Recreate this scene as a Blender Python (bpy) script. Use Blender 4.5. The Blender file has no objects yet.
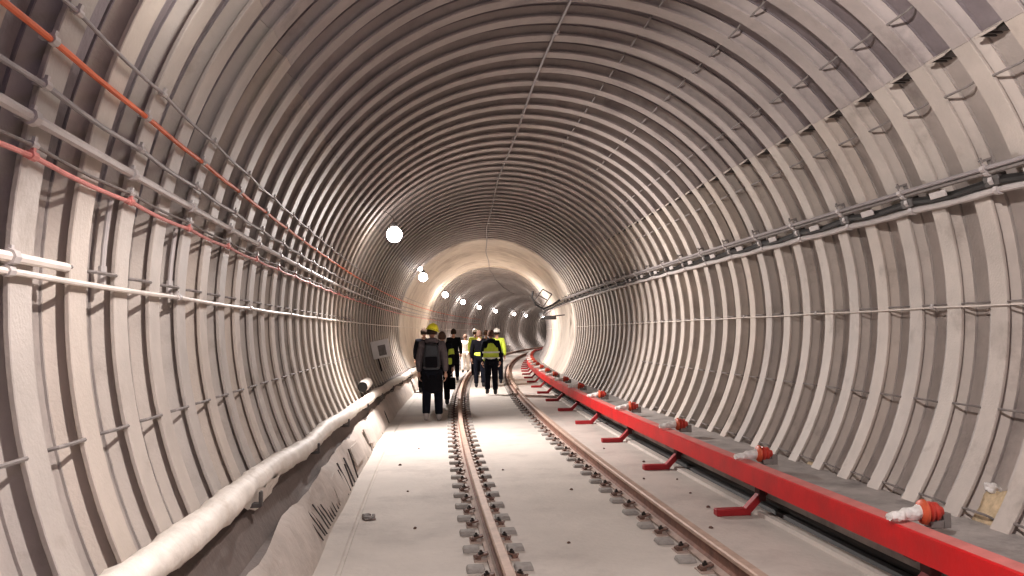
import bpy, bmesh, math, random
from mathutils import Vector, Matrix
random.seed(7)
R_ = math.radians
sc = bpy.context.scene
COL = sc.collection

# ------------------------------------------------------------------ alignment
CAM_Z = 1.65
AX, AZ, RR = 1.371, CAM_Z + 0.175, 2.69      # tunnel axis (lateral, height) and rib face radius
K = 0.00185
SK = 0.025
Y_END = 26.15                                 # ribbed lining ends here
Y_DARK = 35.5


def frame(Y, sk=0.0):
    s = 2 * K * Y + sk
    l = math.hypot(1, s)
    return Vector((1 / l, -s / l, 0)), Vector((s / l, 1 / l, 0))     # lateral, tangent


def at(lat, Y, z, sk=0.0):
    n, t = frame(Y, sk)
    return Vector((K * Y * Y, Y, z)) + n * lat


def ring(Y, ang, r, s=0.0, sk=SK):
    """point on the lining: angle in degrees (0 right, 90 crown), radius r, shifted s along the tunnel"""
    Y = Y + s
    a = R_(ang)
    return at(AX + r * math.cos(a), Y, AZ + r * math.sin(a), sk)


# ------------------------------------------------------------------ materials
def mat(name, col, rough=0.7, metal=0.0, var=0.12, scale=6.0, bump=0.0, bscale=40.0, emis=None, estr=0.0,
        dirt=None, dirt_scale=1.5, dirt_lo=0.5, dirt_hi=0.62, spec=0.5, stretch=(1, 1, 1)):
    m = bpy.data.materials.new(name)
    m.use_nodes = True
    nt = m.node_tree
    b = nt.nodes['Principled BSDF']
    b.inputs['Roughness'].default_value = rough
    b.inputs['Metallic'].default_value = metal
    b.inputs['Specular IOR Level'].default_value = spec
    tc = nt.nodes.new('ShaderNodeTexCoord')
    mp = nt.nodes.new('ShaderNodeMapping')
    mp.inputs['Scale'].default_value = stretch
    nt.links.new(tc.outputs['Object'], mp.inputs['Vector'])
    nz = nt.nodes.new('ShaderNodeTexNoise')
    nz.inputs['Scale'].default_value = scale
    nz.inputs['Detail'].default_value = 6
    nz.inputs['Roughness'].default_value = 0.6
    nt.links.new(mp.outputs['Vector'], nz.inputs['Vector'])
    rp = nt.nodes.new('ShaderNodeValToRGB')
    rp.color_ramp.elements[0].position = 0.3
    rp.color_ramp.elements[1].position = 0.7
    rp.color_ramp.elements[0].color = tuple(max(0, c * (1 - var)) for c in col) + (1,)
    rp.color_ramp.elements[1].color = tuple(min(1, c * (1 + var)) for c in col) + (1,)
    nt.links.new(nz.outputs['Fac'], rp.inputs['Fac'])
    out = rp.outputs['Color']
    if dirt:
        n2 = nt.nodes.new('ShaderNodeTexNoise')
        n2.inputs['Scale'].default_value = dirt_scale
        n2.inputs['Detail'].default_value = 8
        n2.inputs['Roughness'].default_value = 0.65
        nt.links.new(mp.outputs['Vector'], n2.inputs['Vector'])
        r2 = nt.nodes.new('ShaderNodeValToRGB')
        r2.color_ramp.elements[0].position = dirt_lo
        r2.color_ramp.elements[1].position = dirt_hi
        r2.color_ramp.elements[0].color = (0, 0, 0, 1)
        r2.color_ramp.elements[1].color = (1, 1, 1, 1)
        nt.links.new(n2.outputs['Fac'], r2.inputs['Fac'])
        mx = nt.nodes.new('ShaderNodeMix')
        mx.data_type = 'RGBA'
        nt.links.new(r2.outputs['Color'], mx.inputs['Factor'])
        nt.links.new(out, mx.inputs['A'])
        mx.inputs['B'].default_value = tuple(dirt) + (1,)
        out = mx.outputs['Result']
    nt.links.new(out, b.inputs['Base Color'])
    if bump > 0:
        nb = nt.nodes.new('ShaderNodeTexNoise')
        nb.inputs['Scale'].default_value = bscale
        nb.inputs['Detail'].default_value = 8
        nt.links.new(mp.outputs['Vector'], nb.inputs['Vector'])
        bp = nt.nodes.new('ShaderNodeBump')
        bp.inputs['Strength'].default_value = bump
        bp.inputs['Distance'].default_value = 0.02
        nt.links.new(nb.outputs['Fac'], bp.inputs['Height'])
        nt.links.new(bp.outputs['Normal'], b.inputs['Normal'])
    if emis:
        b.inputs['Emission Color'].default_value = tuple(emis) + (1,)
        b.inputs['Emission Strength'].default_value = estr
    return m


M = {}
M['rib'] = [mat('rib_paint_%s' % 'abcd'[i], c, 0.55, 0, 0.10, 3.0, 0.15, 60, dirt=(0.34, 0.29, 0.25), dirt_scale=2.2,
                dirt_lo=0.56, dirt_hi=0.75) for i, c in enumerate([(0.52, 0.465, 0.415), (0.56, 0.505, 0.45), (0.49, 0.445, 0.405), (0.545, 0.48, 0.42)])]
M['pan'] = mat('shaded_pan_paint', (0.28, 0.245, 0.255), 0.5, 0.0, 0.18, 2.5, 0.2, 40, dirt=(0.21, 0.185, 0.18), dirt_scale=1.8, dirt_lo=0.5, dirt_hi=0.72)  # darker pan copy, paints in the dimness of crown and upper left wall
M['ribdark'] = mat('shaded_rib_paint', (0.455, 0.405, 0.38), 0.55, 0, 0.12, 3.0, 0.15, 60, dirt=(0.28, 0.24, 0.23), dirt_scale=2.2, dirt_lo=0.54, dirt_hi=0.75)  # darker rib copy, the ceiling's weaker light put into its colour
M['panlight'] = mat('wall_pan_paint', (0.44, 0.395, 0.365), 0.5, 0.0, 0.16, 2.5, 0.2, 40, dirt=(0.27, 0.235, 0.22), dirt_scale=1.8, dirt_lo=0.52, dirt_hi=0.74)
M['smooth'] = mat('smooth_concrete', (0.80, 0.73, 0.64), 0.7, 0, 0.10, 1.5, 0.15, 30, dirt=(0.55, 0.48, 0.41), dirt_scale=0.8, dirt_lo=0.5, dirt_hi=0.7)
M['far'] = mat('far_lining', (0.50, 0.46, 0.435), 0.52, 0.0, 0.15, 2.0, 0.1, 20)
M['farrib'] = mat('far_rib', (0.5, 0.46, 0.43), 0.35, 0.0, 0.1, 2.0)
M['floor'] = mat('dusty_concrete_floor', (0.60, 0.55, 0.50), 0.85, 0, 0.09, 1.2, 0.35, 18, dirt=(0.45, 0.405, 0.37), dirt_scale=0.9, dirt_lo=0.52, dirt_hi=0.72)
M['haunch'] = mat('haunch_concrete', (0.56, 0.50, 0.45), 0.85, 0, 0.12, 2.0, 0.6, 14, dirt=(0.42, 0.37, 0.33), dirt_scale=1.4, dirt_lo=0.5, dirt_hi=0.7)
M['trough'] = mat('shade_rubble_concrete', (0.17, 0.14, 0.125), 0.8, 0, 0.15, 3.0, 0.4, 20)  # dark tone paints the shade under the wrapped pipe; also colours the rubble
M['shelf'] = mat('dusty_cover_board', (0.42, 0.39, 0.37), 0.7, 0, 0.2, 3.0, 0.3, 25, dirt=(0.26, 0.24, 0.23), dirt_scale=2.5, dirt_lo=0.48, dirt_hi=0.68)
M['kerbdark'] = mat('recess_shade', (0.05, 0.045, 0.04), 0.8, 0, 0.2, 8, 0.3, 30)  # near-black stands in for the shade inside the ledge recess
M['rail'] = mat('rusty_rail_web', (0.24, 0.125, 0.09), 0.75, 0.1, 0.3, 9, 0.3, 60)
M['railhead'] = mat('worn_rail_head', (0.50, 0.37, 0.30), 0.6, 0.15, 0.15, 10, 0.1, 60)
M['railfoot'] = mat('dusty_rail_foot', (0.46, 0.36, 0.31), 0.85, 0, 0.15, 10, 0.3, 60)
M['pad'] = mat('dusty_grey_pad', (0.36, 0.335, 0.31), 0.85, 0, 0.2, 14, 0.4, 60)
M['clip'] = mat('rusty_clip', (0.19, 0.115, 0.09), 0.7, 0.2, 0.4, 20, 0.3, 60)
M['bolt'] = mat('dark_bolt', (0.045, 0.035, 0.03), 0.6, 0.4, 0.3, 20)
M['red'] = mat('red_paint', (0.66, 0.014, 0.018), 0.4, 0, 0.12, 3, 0.08, 40, dirt=(0.50, 0.03, 0.03), dirt_scale=2, dirt_lo=0.5, dirt_hi=0.75)
M['redtop'] = mat('dusty_red_top', (0.62, 0.22, 0.20), 0.7, 0, 0.12, 6, 0.15, 50)
M['darkred'] = mat('dark_red_steel', (0.36, 0.02, 0.025), 0.55, 0, 0.2, 6, 0.1, 40)
M['postdark'] = mat('maroon_post', (0.10, 0.02, 0.022), 0.6, 0, 0.2, 6)
M['insul'] = mat('orange_insulator', (0.62, 0.13, 0.06), 0.45, 0, 0.15, 8)
M['insul2'] = mat('red_insulator_shed', (0.55, 0.07, 0.05), 0.35, 0, 0.15, 8)
M['wrap'] = mat('white_plastic_wrap', (0.82, 0.80, 0.77), 0.4, 0, 0.08, 20, 0.8, 30)
M['pipewrap'] = mat('pale_wrapped_lagging', (0.80, 0.75, 0.68), 0.65, 0, 0.10, 5, 0.9, 9, dirt=(0.6, 0.53, 0.45), dirt_scale=3, dirt_lo=0.55, dirt_hi=0.75)
M['steel'] = mat('galvanised_steel', (0.26, 0.235, 0.22), 0.75, 0.0, 0.2, 12)
M['darksteel'] = mat('dark_steel', (0.10, 0.09, 0.085), 0.5, 0.3, 0.2, 12)
M['black'] = mat('black_cable', (0.025, 0.023, 0.022), 0.5, 0, 0.3, 12)
M['orange'] = mat('orange_cable', (0.78, 0.20, 0.09), 0.55, 0, 0.15, 5)
M['pink'] = mat('pinkish_red_cable', (0.72, 0.30, 0.27), 0.55, 0, 0.15, 5)
M['greycable'] = mat('grey_cable', (0.36, 0.33, 0.33), 0.5, 0, 0.15, 5)
M['whitepipe'] = mat('pale_conduit', (0.56, 0.52, 0.50), 0.45, 0, 0.1, 5)
M['whitecable'] = mat('off_white_cable', (0.78, 0.72, 0.66), 0.5, 0, 0.1, 5)
M['stone'] = mat('pale_mortar', (0.60, 0.48, 0.32), 0.9, 0, 0.25, 14, 0.8, 18)
M['white'] = mat('white_painted_metal', (0.88, 0.86, 0.84), 0.5, 0, 0.05, 4)
M['globe'] = mat('lamp_glass', (1, 1, 1), 0.3, emis=(1.0, 0.96, 0.92), estr=30)
M['skin'] = mat('skin_tone', (0.55, 0.33, 0.24), 0.55, 0, 0.06, 12)
M['hair'] = mat('dark_brown_hair', (0.045, 0.03, 0.022), 0.9, 0, 0.3, 40, 0.5, 90, spec=0.1)
M['brownhair'] = mat('brown_hair', (0.16, 0.10, 0.075), 0.9, 0, 0.3, 40, 0.5, 90, spec=0.1)
M['navy'] = mat('navy_cloth', (0.010, 0.011, 0.017), 0.95, 0, 0.2, 20, 0.3, 30, spec=0.1)
M['blackcloth'] = mat('black_cloth', (0.008, 0.0075, 0.010), 0.95, 0, 0.2, 20, 0.3, 30, spec=0.1)
M['greyjacket'] = mat('grey_brown_cloth', (0.11, 0.09, 0.095), 0.85, 0, 0.15, 20, 0.3, 30)
M['boot'] = mat('grey_rubber_boot', (0.30, 0.27, 0.26), 0.6, 0, 0.1, 20)
M['darkboot'] = mat('black_boot', (0.025, 0.025, 0.028), 0.6, 0, 0.1, 20)
M['lime'] = mat('lime_hi_vis', (0.58, 0.70, 0.09), 0.7, 0, 0.08, 20, 0.2, 30, emis=(0.6, 0.75, 0.05), estr=0.05)
M['tape'] = mat('silver_tape', (0.72, 0.74, 0.66), 0.35, 0.1, 0.05, 20)
M['yellow'] = mat('yellow_helmet_shell', (0.85, 0.80, 0.05), 0.35, 0, 0.05, 10)
M['whitehelm'] = mat('white_helmet_shell', (0.82, 0.82, 0.76), 0.35, 0, 0.05, 10)
M['pale'] = mat('pale_cloth', (0.70, 0.66, 0.62), 0.85, 0, 0.08, 20, 0.3, 30)
M['bag'] = mat('black_backpack_cloth', (0.03, 0.034, 0.042), 0.5, 0, 0.25, 15, 0.3, 30)


# ------------------------------------------------------------------ object helpers
def link(name, me, m=None, parent=None, mats=None):
    o = bpy.data.objects.new(name, me)
    COL.objects.link(o)
    for x in (mats if mats else [m]):
        if x is not None:
            me.materials.append(x)
    if parent is not None:
        o.parent = parent
    return o


def obj(name, bm, m=None, parent=None, smooth=True, mats=None, origin=None, mtx=None, recalc=True):
    if recalc:
        bmesh.ops.recalc_face_normals(bm, faces=bm.faces)
    me = bpy.data.meshes.new(name)
    if origin is not None:
        bmesh.ops.translate(bm, vec=-Vector(origin), verts=bm.verts)
    bm.to_mesh(me)
    bm.free()
    if smooth:
        me.polygons.foreach_set('use_smooth', [True] * len(me.polygons))
        try:
            me.set_sharp_from_angle(angle=R_(38))
        except Exception:
            pass
    o = link(name, me, m, parent, mats)
    if origin is not None:
        o.location = origin
    if mtx is not None:
        o.matrix_world = mtx
    return o


def empty(name, mtx=None, loc=None, rz=0.0):
    o = bpy.data.objects.new(name, None)
    o.empty_display_size = 0.1
    COL.objects.link(o)
    if mtx is not None:
        o.matrix_world = mtx
    else:
        o.location = loc or (0, 0, 0)
        o.rotation_euler = (0, 0, rz)
    return o


def tag(o, label=None, cat=None, group=None, kind=None):
    if label: o['label'] = label
    if cat: o['category'] = cat
    if group: o['group'] = group
    if kind: o['kind'] = kind
    return o


def copy_tree(o, parent=None):
    c = o.copy()
    COL.objects.link(c)
    if parent is not None:
        c.parent = parent
        c.matrix_parent_inverse = o.matrix_parent_inverse.copy()
    for ch in list(o.children):
        copy_tree(ch, c)
    return c


def fmtx(loc, n, t, up=Vector((0, 0, 1))):
    m = Matrix((n, t, up)).transposed().to_4x4()
    m.translation = loc
    return m


def track_mtx(lat, Y, z):
    n, t = frame(Y)
    return fmtx(at(lat, Y, z), n, t)


def ring_mtx(Y, ang, r, s=0.0):
    """local x = inward radial (towards axis), y = along tunnel, z = remaining (up along wall on both sides)"""
    n, t = frame(Y, SK)
    a = R_(ang)
    er = n * math.cos(a) + Vector((0, 0, 1)) * math.sin(a)
    x = -er
    z = x.cross(t)
    if z.z < 0: z = -z; 
    if x.cross(t).dot(z) < 0:   # keep a proper rotation: flip the along-tunnel axis
        return fmtx(ring(Y, ang, r, s), x, -t, z), -1
    return fmtx(ring(Y, ang, r, s), x, t, z), 1


def box(bm, c, s, mi=0, rot=None, taper=1.0):
    ret = bmesh.ops.create_cube(bm, size=1.0)
    vs = ret['verts']
    for v in vs:
        k = taper if v.co.z > 0 else 1.0
        v.co = Vector((v.co.x * s[0] * k, v.co.y * s[1] * k, v.co.z * s[2]))
        if rot: v.co = rot @ v.co
        v.co += Vector(c)
    for f in {f for v in vs for f in v.link_faces}:
        f.material_index = mi
    return vs


def bevel(bm, w, seg=2):
    bmesh.ops.bevel(bm, geom=[e for e in bm.edges], offset=w, segments=seg, affect='EDGES', profile=0.5)


def tube(bm, pts, rad, seg=8, cap=True, mi=0):
    """sweep a circle along points; rad float or list"""
    pts = [Vector(p) for p in pts]
    n = len(pts)
    rings = []
    up0 = None
    for i, p in enumerate(pts):
        d = (pts[min(i + 1, n - 1)] - pts[max(i - 1, 0)]).normalized()
        if up0 is None:
            up0 = Vector((0, 0, 1)) if abs(d.z) < 0.9 else Vector((1, 0, 0))
        a = d.cross(up0)
        if a.length < 1e-5: a = d.orthogonal()
        a.normalize()
        b = a.cross(d).normalized()
        up0 = b
        r = rad[i] if isinstance(rad, (list, tuple)) else rad
        rings.append([bm.verts.new(p + a * r * math.cos(2 * math.pi * k / seg) + b * r * math.sin(2 * math.pi * k / seg)) for k in range(seg)])
    fs = []
    for i in range(n - 1):
        for k in range(seg):
            fs.append(bm.faces.new((rings[i][k], rings[i][(k + 1) % seg], rings[i + 1][(k + 1) % seg], rings[i + 1][k])))
    if cap:
        fs.append(bm.faces.new(list(reversed(rings[0]))))
        fs.append(bm.faces.new(rings[-1]))
    for f in fs: f.material_index = mi
    return rings


def lathe(bm, prof, axis='z', seg=20, center=(0, 0, 0), mi=0):
    """prof: list of (r, h)"""
    c = Vector(center)
    rs = []
    for r, h in prof:
        row = []
        for k in range(seg):
            a = 2 * math.pi * k / seg
            x, y = r * math.cos(a), r * math.sin(a)
            v = Vector((x, y, h)) if axis == 'z' else (Vector((h, x, y)) if axis == 'x' else Vector((x, h, y)))
            row.append(bm.verts.new(c + v))
        rs.append(row)
    for i in range(len(rs) - 1):
        for k in range(seg):
            f = bm.faces.new((rs[i][k], rs[i][(k + 1) % seg], rs[i + 1][(k + 1) % seg], rs[i + 1][k]))
            f.material_index = mi
    f = bm.faces.new(rs[0]); f.material_index = mi
    f = bm.faces.new(rs[-1]); f.material_index = mi


def sweep_profile(prof, Ys, closed=True, zfun=None, mids=None, caps=True, jitter=None):
    """prof: list of (lat, z) -> swept along the track"""
    bm = bmesh.new()
    rows = []
    for i, Y in enumerate(Ys):
        row = []
        for j, (l, z) in enumerate(prof):
            dl = dz = 0
            if jitter: dl, dz = jitter(i, j, Y)
            row.append(bm.verts.new(at(l + dl, Y, z + dz + (zfun(Y) if zfun else 0))))
        rows.append(row)
    n = len(prof)
    for i in range(len(rows) - 1):
        for j in range(n if closed else n - 1):
            f = bm.faces.new((rows[i][j], rows[i][(j + 1) % n], rows[i + 1][(j + 1) % n], rows[i + 1][j]))
            if mids: f.material_index = mids[j]
    if closed and caps:
        bm.faces.new(list(reversed(rows[0])))
        bm.faces.new(rows[-1])
    return bm


def frange(a, b, s):
    n = max(1, int(round((b - a) / s)))
    return [a + (b - a) * i / n for i in range(n + 1)]


# ------------------------------------------------------------------ the lining
SECT = {'wall_right': (-41, 37), 'ceiling': (37, 143), 'wall_left': (143, 214)}
ribs = [0.05 + 0.5 * i for i in range(-7, 52)]          # rib centres, up to 25.55
RIBP = [(-0.102, 2.787), (-0.040, 2.722), (-0.083, 2.712), (-0.087, 2.709), (-0.087, 2.694), (-0.083, RR),
        (0.083, RR), (0.087, 2.694), (0.087, 2.709), (0.083, 2.712), (0.060, 2.724), (0.100, 2.787)]


def angs(a0, a1, step=2.5):
    n = int(round((a1 - a0) / step))
    return [a0 + (a1 - a0) * i / n for i in range(n + 1)]


struct = {}
for nm, (a0, a1) in SECT.items():
    A = angs(a0, a1)
    bm = bmesh.new()
    rows = []
    for Yc in ribs:
        for (s, r) in [(-0.25, 2.79), (-0.128, 2.79), (-0.125, 2.806), (-0.115, 2.806), (-0.112, 2.786), (0.0, 2.788), (0.2499, 2.79)]:
            rows.append([bm.verts.new(ring(Yc, a, r, s)) for a in A])
    for i in range(len(rows) - 1):
        for j in range(len(A) - 1):
            bm.faces.new((rows[i][j], rows[i][j + 1], rows[i + 1][j + 1], rows[i + 1][j]))
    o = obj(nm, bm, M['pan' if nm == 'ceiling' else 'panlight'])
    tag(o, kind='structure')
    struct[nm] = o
    if nm == 'wall_left':      # upper left wall takes the darker pan copy, shade put into the colour
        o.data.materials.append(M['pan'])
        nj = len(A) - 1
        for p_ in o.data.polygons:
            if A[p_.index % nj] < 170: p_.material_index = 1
    ra0, ra1 = a0, a1
    if nm == 'wall_left': ra1 = 208
    if nm == 'wall_right': ra0 = -39.5
    B = angs(ra0 + (0.02 if nm != 'wall_right' else 0), ra1 - (0.02 if nm != 'wall_left' else 0))
    for Yc in ribs:
        bm = bmesh.new()
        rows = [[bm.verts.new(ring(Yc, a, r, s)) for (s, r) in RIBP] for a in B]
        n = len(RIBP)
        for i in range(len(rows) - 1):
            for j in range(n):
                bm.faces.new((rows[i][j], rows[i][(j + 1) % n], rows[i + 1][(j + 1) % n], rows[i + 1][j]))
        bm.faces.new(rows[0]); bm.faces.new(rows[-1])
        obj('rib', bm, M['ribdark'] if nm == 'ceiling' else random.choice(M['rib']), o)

# smooth concrete section beyond, then darker lining round the bend
def tube_section(name, Y0, Y1, prof, m, a0=-58, a1=238, step=3.0):
    A = angs(a0, a1, step)
    bm = bmesh.new()
    rows = [[bm.verts.new(ring(Y, a, r, 0, SK if Y < 30 else max(0, SK * (1 - (Y - 30) / 10)))) for a in A] for (Y, r) in prof]
    for i in range(len(rows) - 1):
        for j in range(len(A) - 1):
            bm.faces.new((rows[i][j], rows[i][j + 1], rows[i + 1][j + 1], rows[i + 1][j]))
    o = obj(name, bm, m)
    tag(o, kind='structure')
    return o


prof = [(25.80, 2.79), (25.86, 2.79), (25.87, 2.69), (25.92, 2.665)]
y = 25.95
while y < Y_DARK - 0.1:
    prof += [(y, 2.665), (y + 0.96, 2.665), (y + 0.97, 2.685), (y + 0.99, 2.685)]
    y += 1.0
prof += [(Y_DARK, 2.665), (Y_DARK + 0.02, 2.60)]
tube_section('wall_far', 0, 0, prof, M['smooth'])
prof = [(Y_DARK + 0.02, 2.60)]
y = Y_DARK + 0.05
while y < 118:
    prof += [(y, 2.60), (y + 0.28, 2.60), (y + 0.30, 2.68), (y + 0.95, 2.68), (y + 0.97, 2.60)]
    y += 1.0
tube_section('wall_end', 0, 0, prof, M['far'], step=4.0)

# ------------------------------------------------------------------ floor, haunch, shelf
YS = frange(-3.2, 116, 0.8)
bm = sweep_profile([(-0.72, 0.0), (-0.535, 0.0), (-0.525, -0.012), (-0.505, -0.012), (-0.495, 0.0), (0.3, 0.0), (1.3, 0.0), (2.3, 0.0),
                    (3.02, 0.0), (3.03, 0.03), (3.12, 0.03), (3.13, -0.03), (3.7, -0.03)], YS, closed=False)
tag(obj('floor', bm, M['floor']), kind='structure')

rnd = random.Random(3)
def hj(i, j, Y):
    k = {0: 0.006, 1: 0.016, 2: 0.016, 3: 0.03, 4: 0.03}.get(j, 0.0)
    return (k * math.sin(Y * 2.3 + j * 0.7) * 0.8 + rnd.uniform(-k, k) * 0.35, k * math.sin(Y * 3.1 + j * 0.5) * 0.8 + rnd.uniform(-k, k) * 0.45)
hp = [(-0.69, -0.02), (-0.705, 0.06), (-0.76, 0.19), (-0.83, 0.34), (-0.88, 0.39), (-0.900, 0.388), (-0.918, 0.43), (-0.955, 0.52), (-0.99, 0.60), (-1.25, 0.68)]
bm = sweep_profile(hp, frange(-3.2, 40, 0.22), closed=False, jitter=hj, mids=[0, 0, 0, 0, 1, 1, 1, 1, 1])
tag(obj('trim_1', bm, mats=[M['haunch'], M['trough']]), kind='structure')  # upper strip is coloured dark as painted shade below the pipe
bm = sweep_profile([(-0.69, -0.02), (-0.76, 0.19), (-0.88, 0.39), (-1.3, 0.42)], frange(40, 116, 1), closed=False)
tag(obj('trim_2', bm, M['haunch']), kind='structure')

# cable ledge on the right: cover board over a recess, shade painted on its back
bm = sweep_profile([(3.13, 0.14), (3.13, 0.34), (3.16, 0.36), (3.68, 0.37), (3.68, 0.31), (3.24, 0.30), (3.24, 0.14)], frange(-3.2, 100, 0.8))
tag(obj('trim_3', bm, M['shelf'], smooth=False), kind='structure')
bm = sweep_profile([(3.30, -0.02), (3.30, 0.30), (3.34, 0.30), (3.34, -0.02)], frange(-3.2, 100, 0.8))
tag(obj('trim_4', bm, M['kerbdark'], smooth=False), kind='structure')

# ------------------------------------------------------------------ running rails
def rail_profile(c):
    h = 0.17; b = 0.01
    half = [(0.072, b), (0.072, b + 0.012), (0.03, b + 0.026), (0.011, b + 0.045), (0.010, h - 0.048), (0.034, h - 0.036), (0.036, h - 0.010), (0.028, h)]
    prof = [(c + x, z) for x, z in half] + [(c - x, z) for x, z in reversed(half)]
    n = len(half)
    mids = [2, 2, 0, 0, 0, 1, 1, 1] + [1, 1, 0, 0, 0, 2, 2, 2]
    return prof, mids


RL, RG = 0.60, 1.50
for c, lab in [(RL, 'brown running rail with fasteners along both sides, the left one the group walks along'),
               (RL + RG, 'brown running rail nearest the red covered power rail')]:
    prof, mids = rail_profile(c)
    bm = sweep_profile(prof, frange(-3, 110, 0.7), mids=mids)
    tag(obj('running_rail', bm, mats=[M['rail'], M['railhead'], M['railfoot']]), lab, 'rail')

# fasteners
def fastener_parts(sides, lod):
    root = empty('rail_fastener')
    def pad_bm(s):
        bm = bmesh.new()
        box(bm, (s * 0.168, 0.26, 0.016), (0.135, 0.14, 0.032), taper=0.85)
        bevel(bm, 0.008, 2); return bm
    def plate_bm():
        bm = bmesh.new()
        x0 = -0.165 if -1 in sides else -0.07; x1 = 0.165 if 1 in sides else 0.07
        box(bm, ((x0 + x1) / 2, 0, 0.004), (x1 - x0, 0.15, 0.012)); bevel(bm, 0.003, 1); return bm
    def clip_bm(s):
        bm = bmesh.new()
        box(bm, (s * 0.092, 0, 0.040), (0.07, 0.07, 0.014), rot=Matrix.Rotation(s * 0.25, 3, 'Y'))
        box(bm, (s * 0.128, 0, 0.022), (0.03, 0.08, 0.03))
        bevel(bm, 0.004, 1)
        tube(bm, [(s * 0.145, -0.035, 0.016), (s * 0.16, 0, 0.03), (s * 0.145, 0.035, 0.016)], 0.009, 6)
        return bm
    def bolt_bm(s):
        bm = bmesh.new()
        lathe(bm, [(0.02, 0.03), (0.02, 0.056), (0.011, 0.058), (0.011, 0.068), (0.004, 0.072)], seg=6, center=(s * 0.112, 0, 0))
        return bm
    obj('base_plate', plate_bm(), M['railfoot'], root)
    for s in sides:
        obj('pad', pad_bm(s), M['pad'], root)
        cl = obj('clip', clip_bm(s), M['clip'], root)
        obj('bolt', bolt_bm(s), M['bolt'], cl)
    return root


def fastener_far(sides):
    bm = bmesh.new()
    for s in sides:
        box(bm, (s * 0.215, 0.17, 0.018), (0.165, 0.15, 0.036), 1, taper=0.88)
        box(bm, (s * 0.13, 0, 0.035), (0.1, 0.08, 0.05), 0)
    return obj('rail_fastener', bm, mats=[M['clip'], M['pad']], smooth=False)


for c, sides, g, lab in [(RL, (-1, 1), 'fasteners of the left running rail', 'rusty clip and bolt fastener with grey pads holding the left running rail'),
                         (RL + RG, (-1,), 'fasteners of the right running rail', 'half buried rusty fastener with grey pad on inner side of the right running rail')]:
    near = fastener_parts(sides, 0)
    far = None
    first = {0: True, 1: True}
    Y = 3.53
    while Y < 44:
        k = 0
        src = (near, far)[k]
        o = src if first[k] else copy_tree(src)
        first[k] = False
        o.matrix_world = track_mtx(c, Y, 0.0)
        tag(o, lab, 'rail fastener', g)
        Y += 0.54

# ------------------------------------------------------------------ red covered power rail
b0, b1, bt = 0.285, 0.445, 0.462
bm = sweep_profile([(2.925, b0), (2.925, b1), (2.94, b1 + 0.008), (3.035, bt), (3.045, bt - 0.01), (3.045, bt - 0.12), (3.03, bt - 0.12), (3.03, bt - 0.02), (2.945, b1 - 0.01), (2.94, b0)],
                   frange(-1.5, 88, 0.6), mids=[0, 0, 1, 0, 0, 0, 0, 0, 0, 0])
cov = obj('power_rail_cover', bm, mats=[M['red'], M['redtop']])
tag(cov, 'long red box cover of the power rail running along the right side', 'power rail')
bm = sweep_profile([(2.965, 0.325), (2.965, 0.39), (3.03, 0.39), (3.03, 0.325)], frange(-1.5, 88, 0.6))
obj('conductor_bar', bm, M['darksteel'], cov)


def make_bracket():
    r = empty('power_rail_bracket')
    bm = bmesh.new()        # local x = lateral from 2.63
    box(bm, (0.175, 0, 0.03), (0.31, 0.10, 0.06)); bevel(bm, 0.006, 1)
    obj('foot', bm, M['darkred'], r)
    bm = bmesh.new()
    box(bm, (0.385, 0, 0.115), (0.25, 0.09, 0.06), rot=Matrix.Rotation(-R_(45), 3, 'Y')); bevel(bm, 0.006, 1)
    obj('strut', bm, M['darkred'], r)
    bm = bmesh.new()
    box(bm, (0.44, 0, 0.20), (0.06, 0.11, 0.155)); box(bm, (0.40, 0, 0.277), (0.18, 0.13, 0.014)); bevel(bm, 0.004, 1)
    obj('post', bm, M['postdark'], r)
    return r


def make_insulator():
    r = empty('insulator')
    bm = bmesh.new()
    prof = [(0.03, 0.0), (0.05, 0.004), (0.074, 0.02), (0.078, 0.035), (0.06, 0.045), (0.045, 0.05)]
    lathe(bm, prof, axis='x', seg=20)
    obj('shed', bm, M['insul'], r)
    bm = bmesh.new()
    lathe(bm, [(0.042, 0.045), (0.065, 0.06), (0.065, 0.075), (0.045, 0.085), (0.06, 0.10), (0.058, 0.115), (0.035, 0.125), (0.03, 0.15)], axis='x', seg=20)
    obj('body', bm, M['insul2'], r)
    bm = bmesh.new()
    box(bm, (0.10, 0.0, -0.07), (0.09, 0.08, 0.05)); bevel(bm, 0.006, 1)
    box(bm, (0.17, 0.0, -0.055), (0.05, 0.05, 0.09))
    obj('clamp', bm, M['steel'], r)
    return r


def make_sleeve():
    bm = bmesh.new()
    n = 12
    q = random.Random(4)
    rows = []
    for i in range(n):
        u = i / (n - 1)
        w = 0.034 + 0.016 * u + q.uniform(-0.004, 0.004)
        h = 0.022 + 0.026 * u
        c = Vector((-0.19 + 0.21 * u, 0.01 * math.sin(i * 1.3), -0.024 + 0.026 * u))
        rows.append([bm.verts.new(c + Vector((q.uniform(-.004, .004), w * math.cos(2 * math.pi * k / 14), h * math.sin(2 * math.pi * k / 14) + q.uniform(-.004, .004)))) for k in range(14)])
    for i in range(n - 1):
        for k in range(14):
            bm.faces.new((rows[i][k], rows[i][(k + 1) % 14], rows[i + 1][(k + 1) % 14], rows[i + 1][k]))
    bm.faces.new(rows[0]); bm.faces.new(rows[-1])
    return obj('plastic_wrap', bm, M['wrap'], smooth=False)


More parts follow.
